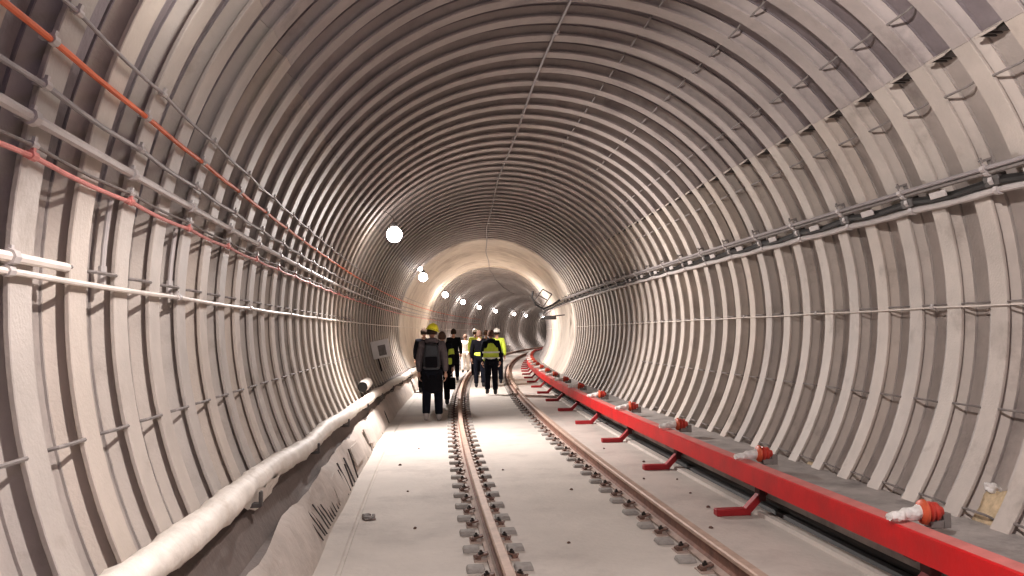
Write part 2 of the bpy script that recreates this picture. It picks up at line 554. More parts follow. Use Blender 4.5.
br, ins, slv = make_bracket(), make_insulator(), make_sleeve()
ORD = ['nearest', 'second', 'third', 'fourth', 'fifth', 'sixth', 'seventh', 'eighth', 'ninth', 'tenth', 'eleventh', 'twelfth', 'thirteenth', 'fourteenth']
for i in range(20):
    Y = 4.80 + 2.56 * i
    a = br if i == 0 else copy_tree(br)
    a.matrix_world = track_mtx(2.63, Y, 0)
    b = ins if i == 0 else copy_tree(ins)
    b.matrix_world = track_mtx(3.085, Y + 0.12, 0.515)
    c = slv if i == 0 else copy_tree(slv)
    c.matrix_world = track_mtx(3.08, Y + 0.12, 0.515)
    if i < 8:
        tag(a, '%s red angled foot bracket under the red power rail cover%s' % (ORD[i], ', mostly below the frame edge' if i == 0 else ', counted from the camera'), 'bracket', 'brackets under the red power rail cover')
        tag(b, '%s orange red insulator behind the red cover, counted from the camera' % ORD[i], 'insulator', 'insulators behind the red cover')
        tag(c, '%s white crumpled plastic wrap laid over the red cover, counted from the camera' % ORD[i], 'wrap', 'plastic wraps on the red cover')
    else:
        tag(a, 'small distant red foot bracket under the far end of the power rail', 'bracket', 'distant brackets under the red power rail cover')
        tag(b, 'tiny distant insulator on the far end of the red power rail', 'insulator', 'distant insulators behind the red cover')
        tag(c, 'tiny distant plastic wrap on the far end of the red power rail', 'wrap', 'distant plastic wraps on the red cover')

# black cables in the recess under the ledge
for l, z, r, lab in [(3.19, 0.015, 0.042, 'black cable nearest the track in the recess under the right ledge'),
                     (3.26, 0.02, 0.04, 'black cable against the back of the recess under the right ledge'),
                     (3.22, 0.088, 0.036, 'black cable lying on top of the two others under the right ledge')]:
    bm = bmesh.new()
    pts = [at(l + 0.006 * math.sin(Y * 1.1 + r * 90), Y, z + 0.005 * math.sin(Y * 1.7 + r * 50)) for Y in frange(-2, 60, 0.35)]
    tube(bm, pts, r, 8)
    tag(obj('power_cable', bm, M['black']), lab, 'cable', 'black cables under the right ledge')

# ------------------------------------------------------------------ wall cables with clips
def cable(name, lab, ang, rad, m, Y0=-2.5, Y1=60, sag=0.012, clip=1.0, clipm='whitepipe', wob=0.0, ph=0.0, r=None, seg=8, clipsz=0.75, cat='cable', clipmax=20, ribbed=False):
    rr = (RR - rad - 0.012) if r is None else r
    bm = bmesh.new()
    pts = []; rads = []
    step = 0.1 if ribbed else 0.25
    for Y in frange(Y0, Y1, step):
        f = ((Y - ph) / clip) % 1.0
        s = sag * (4 * f * (1 - f))
        rq = rr if Y < 35.4 else min(rr, 2.57)
        if 90 - abs(ang - 90) < 80:
            p = ring(Y, ang, rq) - Vector((0, 0, s)) + Vector((0, 0, wob * math.sin(Y * 1.3 + ang)))
        else:
            p = ring(Y, ang + wob * 40 * math.sin(Y * 0.9), rq)
        pts.append(p)
        rads.append(rad * (1.0 if not ribbed else (1.0 + 0.12 * (int(Y / 0.1) % 2))))
    tube(bm, pts, rads, seg)
    o = obj(name, bm, M[m])
    tag(o, lab, cat)
    bmc = bmesh.new()
    k = 1.25 * clipsz
    tube(bmc, [(0, -0.022 * k, 0), (0, 0.022 * k, 0)], rad * 1.35 + 0.004, 8)
    box(bmc, (-0.012 * k - rad, 0, 0), (0.024 * k + rad, 0.03, 0.022 * k))
    box(bmc, (0, 0, rad + 0.012 * k), (0.012, 0.02, 0.022 * k))
    first = None
    Y = ph + clip * math.ceil((Y0 - ph) / clip)
    while Y < clipmax:
        mt, _ = ring_mtx(Y, ang, rr)
        if first is None:
            first = obj('clip', bmc, M[clipm]); q = first
        else:
            q = first.copy(); COL.objects.link(q)
        q.parent = o
        q.matrix_world = mt
        Y += clip
    return o


L = 'running along the left wall'
cable('wall_cable', 'thin dark grey cable ' + L + ', uppermost of the bundle', 159.0, 0.008, 'greycable', ph=1.0)
cable('wall_cable', 'orange cable ' + L, 162.0, 0.0115, 'orange', ph=0.9, sag=0.008)
cable('wall_cable', 'medium grey cable ' + L + ', between the orange cable and pale conduit', 165.1, 0.0105, 'greycable', ph=0.95, sag=0.014)
cable('wall_conduit', 'thick pale conduit ' + L, 167.8, 0.019, 'whitepipe', ph=0.9, sag=0.0, cat='conduit', clipm='whitepipe')
cable('wall_cable', 'thin grey wire ' + L + ', just above the pinkish red cable', 169.5, 0.007, 'steel', ph=0.98, sag=0.012)
cable('wall_cable', 'pinkish red cable ' + L + ', lowest of the upper bundle', 170.3, 0.010, 'pink', ph=0.98, sag=0.012, clipm='pink')
cable('wall_cable', 'single off-white cable ' + L + ' below the bundle', 178.9, 0.012, 'whitecable', ph=0.9, sag=0.006, clip=2.0)
cable('wall_conduit', 'upper dark grey tube of the cable run along the right wall', 19.6, 0.016, 'greycable', ph=0.3, sag=0, cat='conduit', r=2.60)
cable('wall_conduit', 'lower dark grey tube of the cable run along the right wall', 18.9, 0.018, 'steel', ph=0.3, sag=0, cat='conduit', r=2.62)
cable('wall_cable', 'black sagging cable between the tubes and the pale pipe on the right wall', 17.6, 0.03, 'black', ph=0.3, sag=0.03, r=2.65, wob=0.006)
cable('wall_conduit', 'pale corrugated pipe, lowest of the cable run along the right wall', 16.1, 0.025, 'whitepipe', ph=0.3, sag=0.012, cat='conduit', r=2.655, ribbed=True, clip=1.0)
cable('wall_cable', 'thin pale cable crossing the middle of the right wall', -0.6, 0.0065, 'whitecable', ph=0.3, sag=0.006, clip=2.0)
cable('crown_cable', 'thin grey cable clipped along the crown of the ceiling', 90.0, 0.014, 'greycable', ph=0.3, sag=0, clip=1.5, wob=0.010, cat='cable')

cable('wall_rod', 'short thick off-white rod just below the single off-white cable at the left frame edge', 177.9, 0.018, 'whitecable', Y0=-2.5, Y1=3.35, ph=0.9, sag=0, clip=1.0, cat='rod', clipmax=3.2)
for i, (Y, lab) in enumerate([(3.90, 'nearer short pale drop pipe between the pinkish red cable and the off-white cable, left wall'), (4.93, 'further short pale drop pipe between the pinkish red cable and the off-white cable, left wall')]):
    bm = bmesh.new()
    tube(bm, [ring(Y, a_, 2.725) for a_ in (170.6, 172.5, 175, 177.2)], 0.013, 8)
    tube(bm, [ring(Y, a_, 2.725) for a_ in (176.9, 178.9)], 0.019, 8)
    tag(obj('drop_pipe', bm, M['whitepipe']), lab, 'pipe')

# brackets carrying the right wall cable run
def make_tray_bracket():
    r = empty('cable_bracket')
    bm = bmesh.new()
    box(bm, (0.035, 0, -0.02), (0.07, 0.16, 0.075)); bevel(bm, 0.006, 1)
    obj('block', bm, M['darksteel'], r)
    bm = bmesh.new()
    box(bm, (0.03, 0.0, 0.005), (0.014, 0.04, 0.24)); box(bm, (0.06, 0, 0.125), (0.07, 0.05, 0.016))
    tube(bm, [(0.09, 0, 0.05), (0.09, 0, 0.15)], 0.009, 6)
    obj('strap', bm, M['steel'], r)
    return r


tb = make_tray_bracket()
for i in range(26):
    o = tb if i == 0 else copy_tree(tb)
    o.matrix_world = ring_mtx(2.3 + i * 1.0, 18.0, RR - 0.004)[0]
    tag(o, 'dark steel bracket with clamp bolt carrying the cable run on the right wall', 'bracket', 'brackets of the right wall cable run')

# pale packing pieces between the tubes: label plates
def make_plate():
    bm = bmesh.new(); box(bm, (0, 0, 0), (0.012, 0.2, 0.05)); bevel(bm, 0.003, 1)
    return obj('marker_plate', bm, M['whitepipe'])
pl = make_plate()
for i in range(14):
    o = pl if i == 0 else copy_tree(pl)
    o.matrix_world = ring_mtx(2.86 + i * 1.0, 17.7, 2.60)[0]
    tag(o, 'small pale blank plate tucked between tubes and black cable on the right wall', 'plate', 'blank plates on the right wall cable run')

# ------------------------------------------------------------------ hooks (short steel pins) on the lining
def make_hook():
    bm = bmesh.new()
    tube(bm, [(0.0, 0.19, 0.0), (0.0, 0.06, 0.0), (0.0, -0.05, 0.0), (-0.02, -0.065, 0.0), (-0.095, -0.065, 0.0)], 0.0085, 6)
    return bm


hk = {}
ROWS = [(-0.2, 'row following the thin pale cable on the right wall', 2.2, 20),
        (-16.0, 'row low on the right wall below the thin pale cable', 2.2, 16),
        (-31.2, 'row just above the grey ledge on the right wall', 2.2, 14),
        (31.4, 'row above the cable run on the right wall', 2.2, 16),
        (45.0, 'row high on the right wall above the gusset plates', 2.2, 16),
        (60.0, 'row on the right shoulder of the ceiling', 3.6, 15),
        (74.0, 'row right of the crown cable on the ceiling', 5, 15),
        (177.7, 'row following the off-white cable on the left wall', 1.6, 16),
        (192.2, 'row low on the left wall above the wrapped pipe', 1.6, 16)]
for ang, rowlab, y0, y1 in ROWS:
    i0 = 0
    for Yc in ribs:
        if Yc < y0 or Yc > y1: continue
        # the pin reaches from a rib towards the camera across the pan
        mt, sg = ring_mtx(Yc, ang, RR, -0.28)
        if sg not in hk:
            bm = make_hook()
            if sg < 0:
                for v in bm.verts: v.co.y = -v.co.y
            hk[sg] = obj('steel_hook', bm, M['steel']); o = hk[sg]
        else:
            o = hk[sg].copy(); COL.objects.link(o)
        o.matrix_world = mt
        tag(o, 'short bent steel hook, ' + rowlab, 'hook', 'steel hooks in the ' + rowlab)

# gusset plates at segment joint, 37 degrees
def make_gusset():
    r = empty('gusset_plate')
    bm = bmesh.new()
    box(bm, (-0.035, 0, 0), (0.09, 0.17, 0.010)); box(bm, (0.004, 0, 0.0), (0.008, 0.19, 0.016))
    obj('plate', bm, M['rib'][1], r, smooth=False)
    for yy in (-0.065, -0.01, 0.045):
        bm = bmesh.new()
        v = [bm.verts.new(p) for p in [(-0.085, yy, -0.006), (0.005, yy, -0.006), (-0.085, yy, -0.07), (-0.085, yy + 0.018, -0.006), (0.005, yy + 0.018, -0.006), (-0.085, yy + 0.018, -0.07)]]
        for f in [(0, 1, 2), (3, 5, 4), (0, 3, 4, 1), (1, 4, 5, 2), (2, 5, 3, 0)]: bm.faces.new([v[k] for k in f])
        obj('stiffener', bm, M['darksteel'], r, smooth=False)
    return r


gs = make_gusset()
first = True
for Yc in ribs:
    if 3.0 < Yc < 17:
        o = gs if first else copy_tree(gs); first = False
        o.matrix_world = ring_mtx(Yc, 37.0, RR, -0.25)[0]
        tag(o, 'small dark-ribbed gusset plate bridging two ribs at the right wall segment joint', 'plate', 'gusset plates along the segment joint')

# mortar lumps and a small box on the right wall
def lump(name, ang, Y, s, size, seed, m, lab, cat, r=2.775):
    bm = bmesh.new()
    bmesh.ops.create_icosphere(bm, subdivisions=3, radius=1)
    q = random.Random(seed)
    ph = [q.uniform(0, 6) for _ in range(6)]
    for v in bm.verts:
        c = v.co.copy()
        k = 1 + 0.16 * math.sin(4 * c.x + ph[0]) + 0.14 * math.sin(5 * c.y + ph[1]) + 0.12 * math.sin(6 * c.z + ph[2])
        v.co = Vector((c.x * size[0], c.y * size[1], c.z * size[2])) * k
    o = obj(name, bm, m)
    o.matrix_world = ring_mtx(Y, ang, r, s)[0]
    tag(o, lab, cat)
    return o


lump('mortar_patch', -30.0, 5.30, 0.0, (0.045, 0.11, 0.15), 1, M['stone'], 'rough tan mortar patch between ribs at the lower right edge', 'mortar')
lump('mortar_lump', -27.0, 5.36, 0.0, (0.05, 0.05, 0.035), 2, M['wrap'], 'pale round lump stuck above the tan mortar patch', 'mortar', 2.76)
lump('mortar_lump', -33.0, 7.55, 0.25, (0.04, 0.06, 0.10), 5, M['stone'], 'small pale mortar lump on the wall behind the second insulator', 'mortar')

# ------------------------------------------------------------------ wrapped pipe on the left
def pipe_path(Y):
    T = [(-3, -1.03, 0.92), (3.3, -0.99, 0.795), (4.5, -0.98, 0.765), (7.3, -0.95, 0.71), (11.3, -0.92, 0.64), (21, -0.87, 0.55), (200, -0.87, 0.55)]
    for (a, l0, z0), (b, l1, z1) in zip(T, T[1:]):
        if Y <= b:
            k = (Y - a) / (b - a)
            return (l0 + (l1 - l0) * k, z0 + (z1 - z0) * k)


bm = bmesh.new()
q = random.Random(11)
pts, rads = [], []
for Y in frange(-2.0, 75, 0.07 if True else 1):
    l, z = pipe_path(Y)
    pts.append(at(l + 0.010 * math.sin(Y * 1.9) + q.uniform(-.003, .003), Y, z + 0.010 * math.sin(Y * 1.3 + 1) - 0.012 * abs(math.sin(Y * 1.05))))
    rads.append(0.076 + 0.008 * math.sin(Y * 5.1) * math.sin(Y * 2.3) + q.uniform(-0.004, 0.004))
rings_ = tube(bm, pts, rads, 14)
for row in rings_:
    for v in row: v.co += Vector((q.uniform(-1, 1), q.uniform(-1, 1), q.uniform(-1, 1))) * 0.004
wp = obj('wrapped_pipe', bm, M['pipewrap'])
tag(wp, 'long pipe wrapped in crumpled off-white sheeting along the foot of the left wall', 'pipe')
# loose flap of the wrapping
bm = bmesh.new()
g = []
for i in range(12):
    Y = 4.9 + i * 0.12
    l, z = pipe_path(Y)
    row = []
    for j in range(6):
        h = (0.03 + 0.12 * math.sin(math.pi * i / 11) ** 1.0) * j / 5
        row.append(bm.verts.new(at(l + 0.066 - 0.01 * j + 0.012 * math.sin(i * 1.9 + j), Y, z - 0.02 - h + 0.006 * math.sin(i * 2.7))))
    g.append(row)
for i in range(11):
    for j in range(5):
        bm.faces.new((g[i][j], g[i + 1][j], g[i + 1][j + 1], g[i][j + 1]))
obj('loose_flap', bm, M['pipewrap'], wp)

# pipe supports (steel arms from wall)
sup = None
for i in range(9):
    Y = 2.6 + i * 2.6
    l, z = pipe_path(Y)
    if sup is None:
        bm = bmesh.new()
        box(bm, (-0.03, 0, -0.095), (0.24, 0.04, 0.03)); box(bm, (0.085, 0, -0.06), (0.02, 0.04, 0.09)); bevel(bm, 0.004, 1)
        sup = obj('pipe_support', bm, M['darksteel']); o = sup
    else:
        o = sup.copy(); COL.objects.link(o)
    o.matrix_world = track_mtx(l, Y, z - 0.005)
    tag(o, 'dark steel arm holding up the wrapped pipe at the left wall', 'support', 'arms holding the wrapped pipe')

# pipe stub with dark mouth beside the wrapped pipe
r = empty('pipe_stub', mtx=track_mtx(-1.0, 13.9, 0.80))
bm = bmesh.new()
tube(bm, [(0, 0.0, 0), (0.0, 0.35, 0.01), (0.01, 0.75, 0.03)], [0.085, 0.095, 0.09], 16, cap=False)
obj('sleeve', bm, M['pipewrap'], r)
bm = bmesh.new(); lathe(bm, [(0.08, 0.03), (0.02, 0.06)], axis='y', seg=16)
obj('mouth', bm, M['black'], r)
tag(r, 'short pale stub of wrapped pipe with dark open mouth against the left wall', 'pipe stub')

# rebar stubs on the haunch
def rebar(Y, l0, z0, ln, rz, tilt, th=0.008, lab=None, g=None):
    n, t = frame(Y)
    d = (-n * math.cos(tilt) * math.cos(rz) + t * math.sin(rz) * math.cos(tilt) + Vector((0, 0, 1)) * math.sin(tilt)).normalized()
    p = at(l0, Y, z0)
    bm = bmesh.new()
    tube(bm, [Vector((0, 0, 0)), d * ln * 0.5 + Vector((0, 0, 0.006)), d * ln], th, 6)
    o = obj('steel_bar', bm, M['darksteel'])
    o.location = p
    tag(o, lab, 'steel bar', g)


q = random.Random(5)
for i in range(13):
    rebar(6.75 + i * 0.13, -0.70, 0.05 + q.uniform(0, 0.02), q.uniform(0.2, 0.28), q.uniform(-.75, -.5), 0.95, 0.006,
          'short dark steel bar poking from the foot of the concrete slope, in the comb-like row', 'comb-like row of steel bars on the left slope')
for i, (Y, l, z, ln, rz) in enumerate([(8.75, -0.69, 0.03, 0.28, 0.9), (9.0, -0.69, 0.03, 0.32, 0.5), (9.25, -0.69, 0.03, 0.26, 1.1), (9.5, -0.69, 0.03, 0.3, 0.7),
                                       (9.8, -0.685, 0.03, 0.35, 1.3), (11.3, -0.69, 0.03, 0.25, 0.4), (12.0, -0.69, 0.03, 0.3, 1.2), (14.0, -0.69, 0.03, 0.25, 0.6), (15.6, -0.69, 0.03, 0.25, 1.0)]):
    rebar(Y, l, z, ln, rz * 0.6, 1.08, 0.009, 'bent dark steel bar leaning on the left concrete slope beyond the comb-like row', 'leaning steel bars further up the left slope')

# broken formwork boards on the slope
for i, (Y, ln, z, lab) in enumerate([(8.2, 0.35, 0.20, 'nearest broken pale board lying on the left concrete slope'),
                                     (10.4, 0.8, 0.21, 'longest pale board lying on the left concrete slope'),
                                     (12.2, 0.6, 0.20, 'furthest pale board lying on the left concrete slope')]):
    bm = bmesh.new(); box(bm, (0, 0, 0), (0.022, ln, 0.22)); bevel(bm, 0.004, 1)
    o = obj('formwork_board', bm, M['haunch'])
    n, t = frame(Y)
    o.matrix_world = track_mtx(-0.752, Y, z + 0.01) @ Matrix.Rotation(R_(-24), 4, 'Y') @ Matrix.Rotation(R_(4 - 5 * i), 4, 'X')
    tag(o, lab, 'board')

# broken-out hole in the floor
bm = bmesh.new()
for k in range(9):
    a = q.uniform(0, 6.28); d = q.uniform(0, 0.11)
    vs = box(bm, (math.cos(a) * d * 0.5, math.sin(a) * d * 1.6, 0.008), (q.uniform(.03, .07), q.uniform(.05, .11), q.uniform(.012, .03)), rot=Matrix.Rotation(q.uniform(0, 3), 3, 'Z'))
bevel(bm, 0.004, 1)
o = obj('rubble_patch', bm, M['trough'])
o.matrix_world = track_mtx(-0.43, 7.75, 0.0)
tag(o, 'small dark patch of broken concrete on the floor near the left kerb', 'rubble')

# small debris on floor (countable chips)
chip = None
spots = [(-0.1, 9.0), (0.0, 7.3), (-0.25, 10.8), (1.2, 6.6), (1.6, 8.8), (2.75, 8.4), (2.5, 9.3), (2.8, 10.5), (1.0, 10.2), (2.45, 6.9), (-0.05, 12.3), (2.55, 11.8), (2.7, 7.7), (2.85, 9.2)]
for i, (l, Y) in enumerate(spots):
    if chip is None:
        bm = bmesh.new(); box(bm, (0, 0, 0.008), (0.035, 0.028, 0.016), taper=0.6); bevel(bm, 0.004, 1)
        chip = obj('stone_chip', bm, M['clip']); o = chip
    else: o = chip.copy(); COL.objects.link(o)
    o.matrix_world = track_mtx(l, Y, 0.0) @ Matrix.Rotation(i * 1.3, 4, 'Z') @ Matrix.Scale(0.8 + 0.5 * ((i * 7) % 5) / 5, 4)
    tag(o, 'small dark stone chip lying loose on the dusty concrete floor', 'stone chip', 'stone chips scattered on the floor')

# ------------------------------------------------------------------ switch panel on left wall, far
r = empty('switch_panel', mtx=ring_mtx(18.2, 191.3, RR)[0])
bm = bmesh.new(); box(bm, (0.21, 0.0, 0.0), (0.38, 0.16, 0.38)); bevel(bm, 0.01, 2)
obj('cabinet', bm, M['white'], r)
bm = bmesh.new(); box(bm, (0.24, -0.09, -0.03), (0.16, 0.02, 0.22)); box(bm, (0.26, -0.11, -0.08), (0.06, 0.05, 0.07)); box(bm, (0.24, 0.09, -0.03), (0.16, 0.02, 0.22)); bevel(bm, 0.004, 1)
obj('door', bm, M['steel'], r)
bm = bmesh.new()
tube(bm, [(0.1, 0.05, -0.18), (0.12, 0.06, -0.34), (0.11, 0.16, -0.46), (0.09, 0.26, -0.40), (0.08, 0.3, -0.28)], 0.016, 8)
obj('hanging_lead', bm, M['black'], r)
tag(r, 'small white electrical box with hanging lead on the left wall before the smooth section', 'electrical box')

# cable frame at mouth of the smooth section, on the right
r = empty('cable_hanger', mtx=track_mtx(3.08, 25.7, 2.60))
bm = bmesh.new()
for a, b in [((-0.28, 0, 0.0), (0.0, 0, 0.36)), ((0.0, 0, 0.36), (0.27, 0, 0.20)), ((-0.28, 0, 0.0), (0.0, 0, -0.18)), ((0.0, 0, -0.18), (0.27, 0, 0.2)), ((-0.14, 0, 0.18), (0.13, 0, 0.02))]:
    tube(bm, [a, b], 0.018, 6)
obj('lozenge', bm, M['darksteel'], r)
bm = bmesh.new()
tube(bm, [(-0.3, 0.05, 0.3), (-0.33, 0.05, 0.1), (-0.22, 0.06, -0.12), (0.02, 0.05, -0.24), (0.3, 0.02, -0.12), (0.52, 0.0, 0.03)], 0.03, 8)
obj('cable_loop', bm, M['black'], r)
tag(r, 'dark lozenge-shaped steel frame with black cable loop at the mouth of the smooth tunnel', 'frame')
r = empty('junction_box', mtx=track_mtx(3.36, 26.4, 2.10))
bm = bmesh.new(); box(bm, (0, 0, 0), (0.34, 0.2, 0.12)); bevel(bm, 0.02, 2)
tube(bm, [(-0.17, 0, 0.0), (-0.32, 0, -0.06)], 0.03, 8)
obj('body', bm, M['darksteel'], r)
bm = bmesh.new(); tube(bm, [(0.1, 0, 0.05), (0.45, 0, 0.08)], 0.02, 6)
obj('wall_arm', bm, M['darksteel'], r)
tag(r, 'small dark junction box on an arm below the cable frame, right side', 'junction box')

# ------------------------------------------------------------------ lamps
def make_lamp():
    r = empty('tunnel_lamp')
    bm = bmesh.new(); bmesh.ops.create_uvsphere(bm, u_segments=20, v_segments=12, radius=0.125)
    obj('globe', bm, M['globe'], r)
    bm = bmesh.new()
    lathe(bm, [(0.04, 0.115), (0.06, 0.13), (0.06, 0.18), (0.03, 0.2)], seg=14)
    obj('socket', bm, M['darksteel'], r)
    bm = bmesh.new()
    tube(bm, [(0, 0, 0.2), (-0.02, 0, 0.28), (-0.12, 0, 0.36), (-0.2, 0, 0.40)], 0.01, 6)
    obj('hook', bm, M['steel'], r)
    return r


lp = make_lamp()
LY = [3.55, 13.6, 23.9, 34.8, 44.5, 54.0, 64.0, 75.5, 83.0, 94.0]
LN = ['lamp nearest the camera, hung high at left above the frame', 'largest glowing lamp, hung at upper left of the ribbed tunnel', 'second glowing lamp, at the end of the ribbed lining',
      'third glowing lamp, inside the smooth tunnel', 'fourth glowing lamp, in the dark bend', 'fifth glowing lamp, in the dark bend', 'sixth glowing lamp, deep in the bend',
      'second to last lamp, right of the walking group', 'furthest glowing lamp, right end of the string', 'added lamp out of sight, lighting the far bend']  # last lamp is added unseen so the far wall gets light
def light(name, kind, loc, en, col, rad):
    ld = bpy.data.lights.new(name, kind)
    ld.energy = en; ld.color = col
    if kind in ('POINT', 'SPOT'): ld.shadow_soft_size = rad
    o = bpy.data.objects.new(name, ld); COL.objects.link(o); o.location = loc
    return o, ld


def spot(name, loc, en, d, size, blend, col, rad):
    o, ld = light(name, 'SPOT', loc, en, col, rad)
    ld.spot_size = R_(size); ld.spot_blend = blend
    o.rotation_euler = d.to_track_quat('-Z', 'Y').to_euler()


for i, Y in enumerate(LY):
    o = lp if i == 0 else copy_tree(lp)
    zz = CAM_Z + 1.6 + (0.05 if i > 3 else 0)
    o.matrix_world = track_mtx(-0.45, Y, zz)
    tag(o, 'white ' + LN[i], 'lamp', 'string of lamps along the upper left wall')
    if i == 0: continue
    pw = [0, 1050, 1050, 1200, 750, 600, 600, 500, 500, 500][i]
    spot('lamp_light', at(-0.30, Y, zz - 0.20), pw, Vector((0.55, -0.5 if i == 1 else -0.1, -0.75)), 150 if i == 1 else 150, 0.5, (1.0, 0.94, 0.915), 0.08)
# small faint lamp beside the second
o = copy_tree(lp)
o.matrix_world = track_mtx(-0.62, 25.2, CAM_Z + 1.95) @ Matrix.Scale(0.6, 4)
tag(o, 'small white lamp just above and left of the second glowing lamp', 'lamp')

# added spot with no fixture, throwing light down and to the right
spot('added_near_spot', at(0.8, 2.5, CAM_Z + 1.95), 500, Vector((math.cos(R_(-62)), 0.12, math.sin(R_(-62)))), 172, 0.15, (1.0, 0.925, 0.90), 0.05)
light('added_rear_fill', 'POINT', at(0.9, -2.4, 3.2), 60, (0.66, 0.56, 1.0), 0.2)  # added purple fill behind the camera, no lamp hangs there

w = bpy.data.worlds.new('tunnel_air'); sc.world = w
w.use_nodes = True
w.node_tree.nodes['Background'].inputs['Color'].default_value = (0.75, 0.68, 1.0, 1)
w.node_tree.nodes['Background'].inputs['Strength'].default_value = 0.15

# ------------------------------------------------------------------ people
def skin_mesh(chains, sub=1):
    """chains: list of (list of (co, (rx, ry)), edges) ; returns a mesh made with a Skin modifier"""
    me = bpy.data.meshes.new('tmp')
    vs, es, rs, roots = [], [], [], []
    for verts, edges in chains:
        b = len(vs)
        roots.append(b)
        for co, r in verts:
            vs.append(co); rs.append(r)
        es += [(a + b, c + b) for a, c in edges]
    me.from_pydata(vs, es, [])
    o = bpy.data.objects.new('tmp', me); COL.objects.link(o)
    md = o.modifiers.new('Skin', 'SKIN')
    md.use_smooth_shade = True
    lay = me.skin_vertices[0] if me.skin_vertices else None
    if lay is None:
        bpy.context.view_layer.objects.active = o
        bpy.ops.mesh.customdata_skin_add()
        lay = me.skin_vertices[0]
    for i, r in enumerate(rs):
        lay.data[i].radius = r
        lay.data[i].use_root = i in roots
    s = o.modifiers.new('Sub', 'SUBSURF'); s.levels = sub; s.render_levels = sub
    dg = bpy.context.evaluated_depsgraph_get()
    res = bpy.data.meshes.new_from_object(o.evaluated_get(dg))
    bpy.data.objects.remove(o); bpy.data.meshes.remove(me)
    res.polygons.foreach_set('use_smooth', [True] * len(res.polygons))
    return res


def lerp(a, b, t): return tuple(a[i] + (b[i] - a[i]) * t for i in range(3))


def hand_chains(w, d, side):
    """five curled fingers and a palm hanging along direction d from wrist w; side +1 right"""
    w = Vector(w); d = Vector(d).normalized()
    fwd = Vector((0, 1, 0)); fwd = (fwd - d * fwd.dot(d)).normalized()
    inn = Vector((-side, 0, 0)); inn = (inn - d * inn.dot(d)).normalized()
    ch = []
    ch.append(([(w - d * 0.01, (0.024, 0.018)), (w + d * 0.045, (0.036, 0.016)), (w + d * 0.09, (0.036, 0.014))], [(0, 1), (1, 2)]))
    for k, ln in enumerate((0.070, 0.080, 0.074, 0.058)):
        o = fwd * (0.028 - 0.019 * k)
        p0 = w + d * 0.085 + o; p1 = p0 + d * ln * 0.5 + inn * 0.006; p2 = p1 + d * ln * 0.35 + inn * 0.022; p3 = p2 + d * ln * 0.12 + inn * 0.02
        ch.append(([(p0, (0.009, 0.009)), (p1, (0.0085, 0.0085)), (p2, (0.0078, 0.0078)), (p3, (0.0065, 0.0065))], [(0, 1), (1, 2), (2, 3)]))
    p0 = w + d * 0.03 + fwd * 0.022; p1 = p0 + d * 0.025 + fwd * 0.026 + inn * 0.012; p2 = p1 + d * 0.032 + fwd * 0.006 + inn * 0.014
    ch.append(([(p0, (0.012, 0.012)), (p1, (0.010, 0.010)), (p2, (0.008, 0.008))], [(0, 1), (1, 2)]))
    return ch


def head_mesh(c, tilt=0.0):
    bm = bmesh.new()
    bmesh.ops.create_uvsphere(bm, u_segments=24, v_segments=18, radius=1)
    for v in bm.verts:
        x, y, z = v.co
        k = 1.0
        if z < 0: k = 1 - 0.28 * (-z) ** 1.3
        yy = y * (0.098 if y > 0 else 0.102)
        X = x * 0.077 * k
        Y = yy * (1 if z > -0.1 else (1 - 0.22 * (-z)) if y > 0 else (1 - 0.45 * (-z)))
        Z = z * 0.120
        # face details looking +y
        nose = math.exp(-((x / 0.13) ** 2) - (((z + 0.12) / 0.16) ** 2)) * (0.024 if y > 0 else 0)
        eye = sum(math.exp(-(((x - s * 0.42) / 0.17) ** 2) - (((z - 0.05) / 0.10) ** 2)) for s in (-1, 1)) * (-0.010 if y > 0 else 0)
        mouth = math.exp(-((x / 0.30) ** 2) - (((z + 0.52) / 0.07) ** 2)) * (0.008 if y > 0 else 0)
        v.co = Vector((X, Y + nose + eye + mouth, Z))
    for s in (-1, 1):
        ret = bmesh.ops.create_uvsphere(bm, u_segments=10, v_segments=8, radius=1)
        for v in ret['verts']:
            v.co = Vector((v.co.x * 0.011 + s * 0.078, v.co.y * 0.018 - 0.004, v.co.z * 0.032 - 0.002))
    rot = Matrix.Rotation(tilt, 3, 'X')
    for v in bm.verts: v.co = rot @ v.co + Vector(c)
    me = bpy.data.meshes.new('head'); bm.to_mesh(me); bm.free()
    return me


def join_meshes(mes):
    bm = bmesh.new()
    for m in mes: bm.from_mesh(m)
    out = bpy.data.meshes.new('body'); bm.to_mesh(out); bm.free()
    for m in mes: bpy.data.meshes.remove(m)
    out.polygons.foreach_set('use_smooth', [True] * len(out.polygons))
    return out


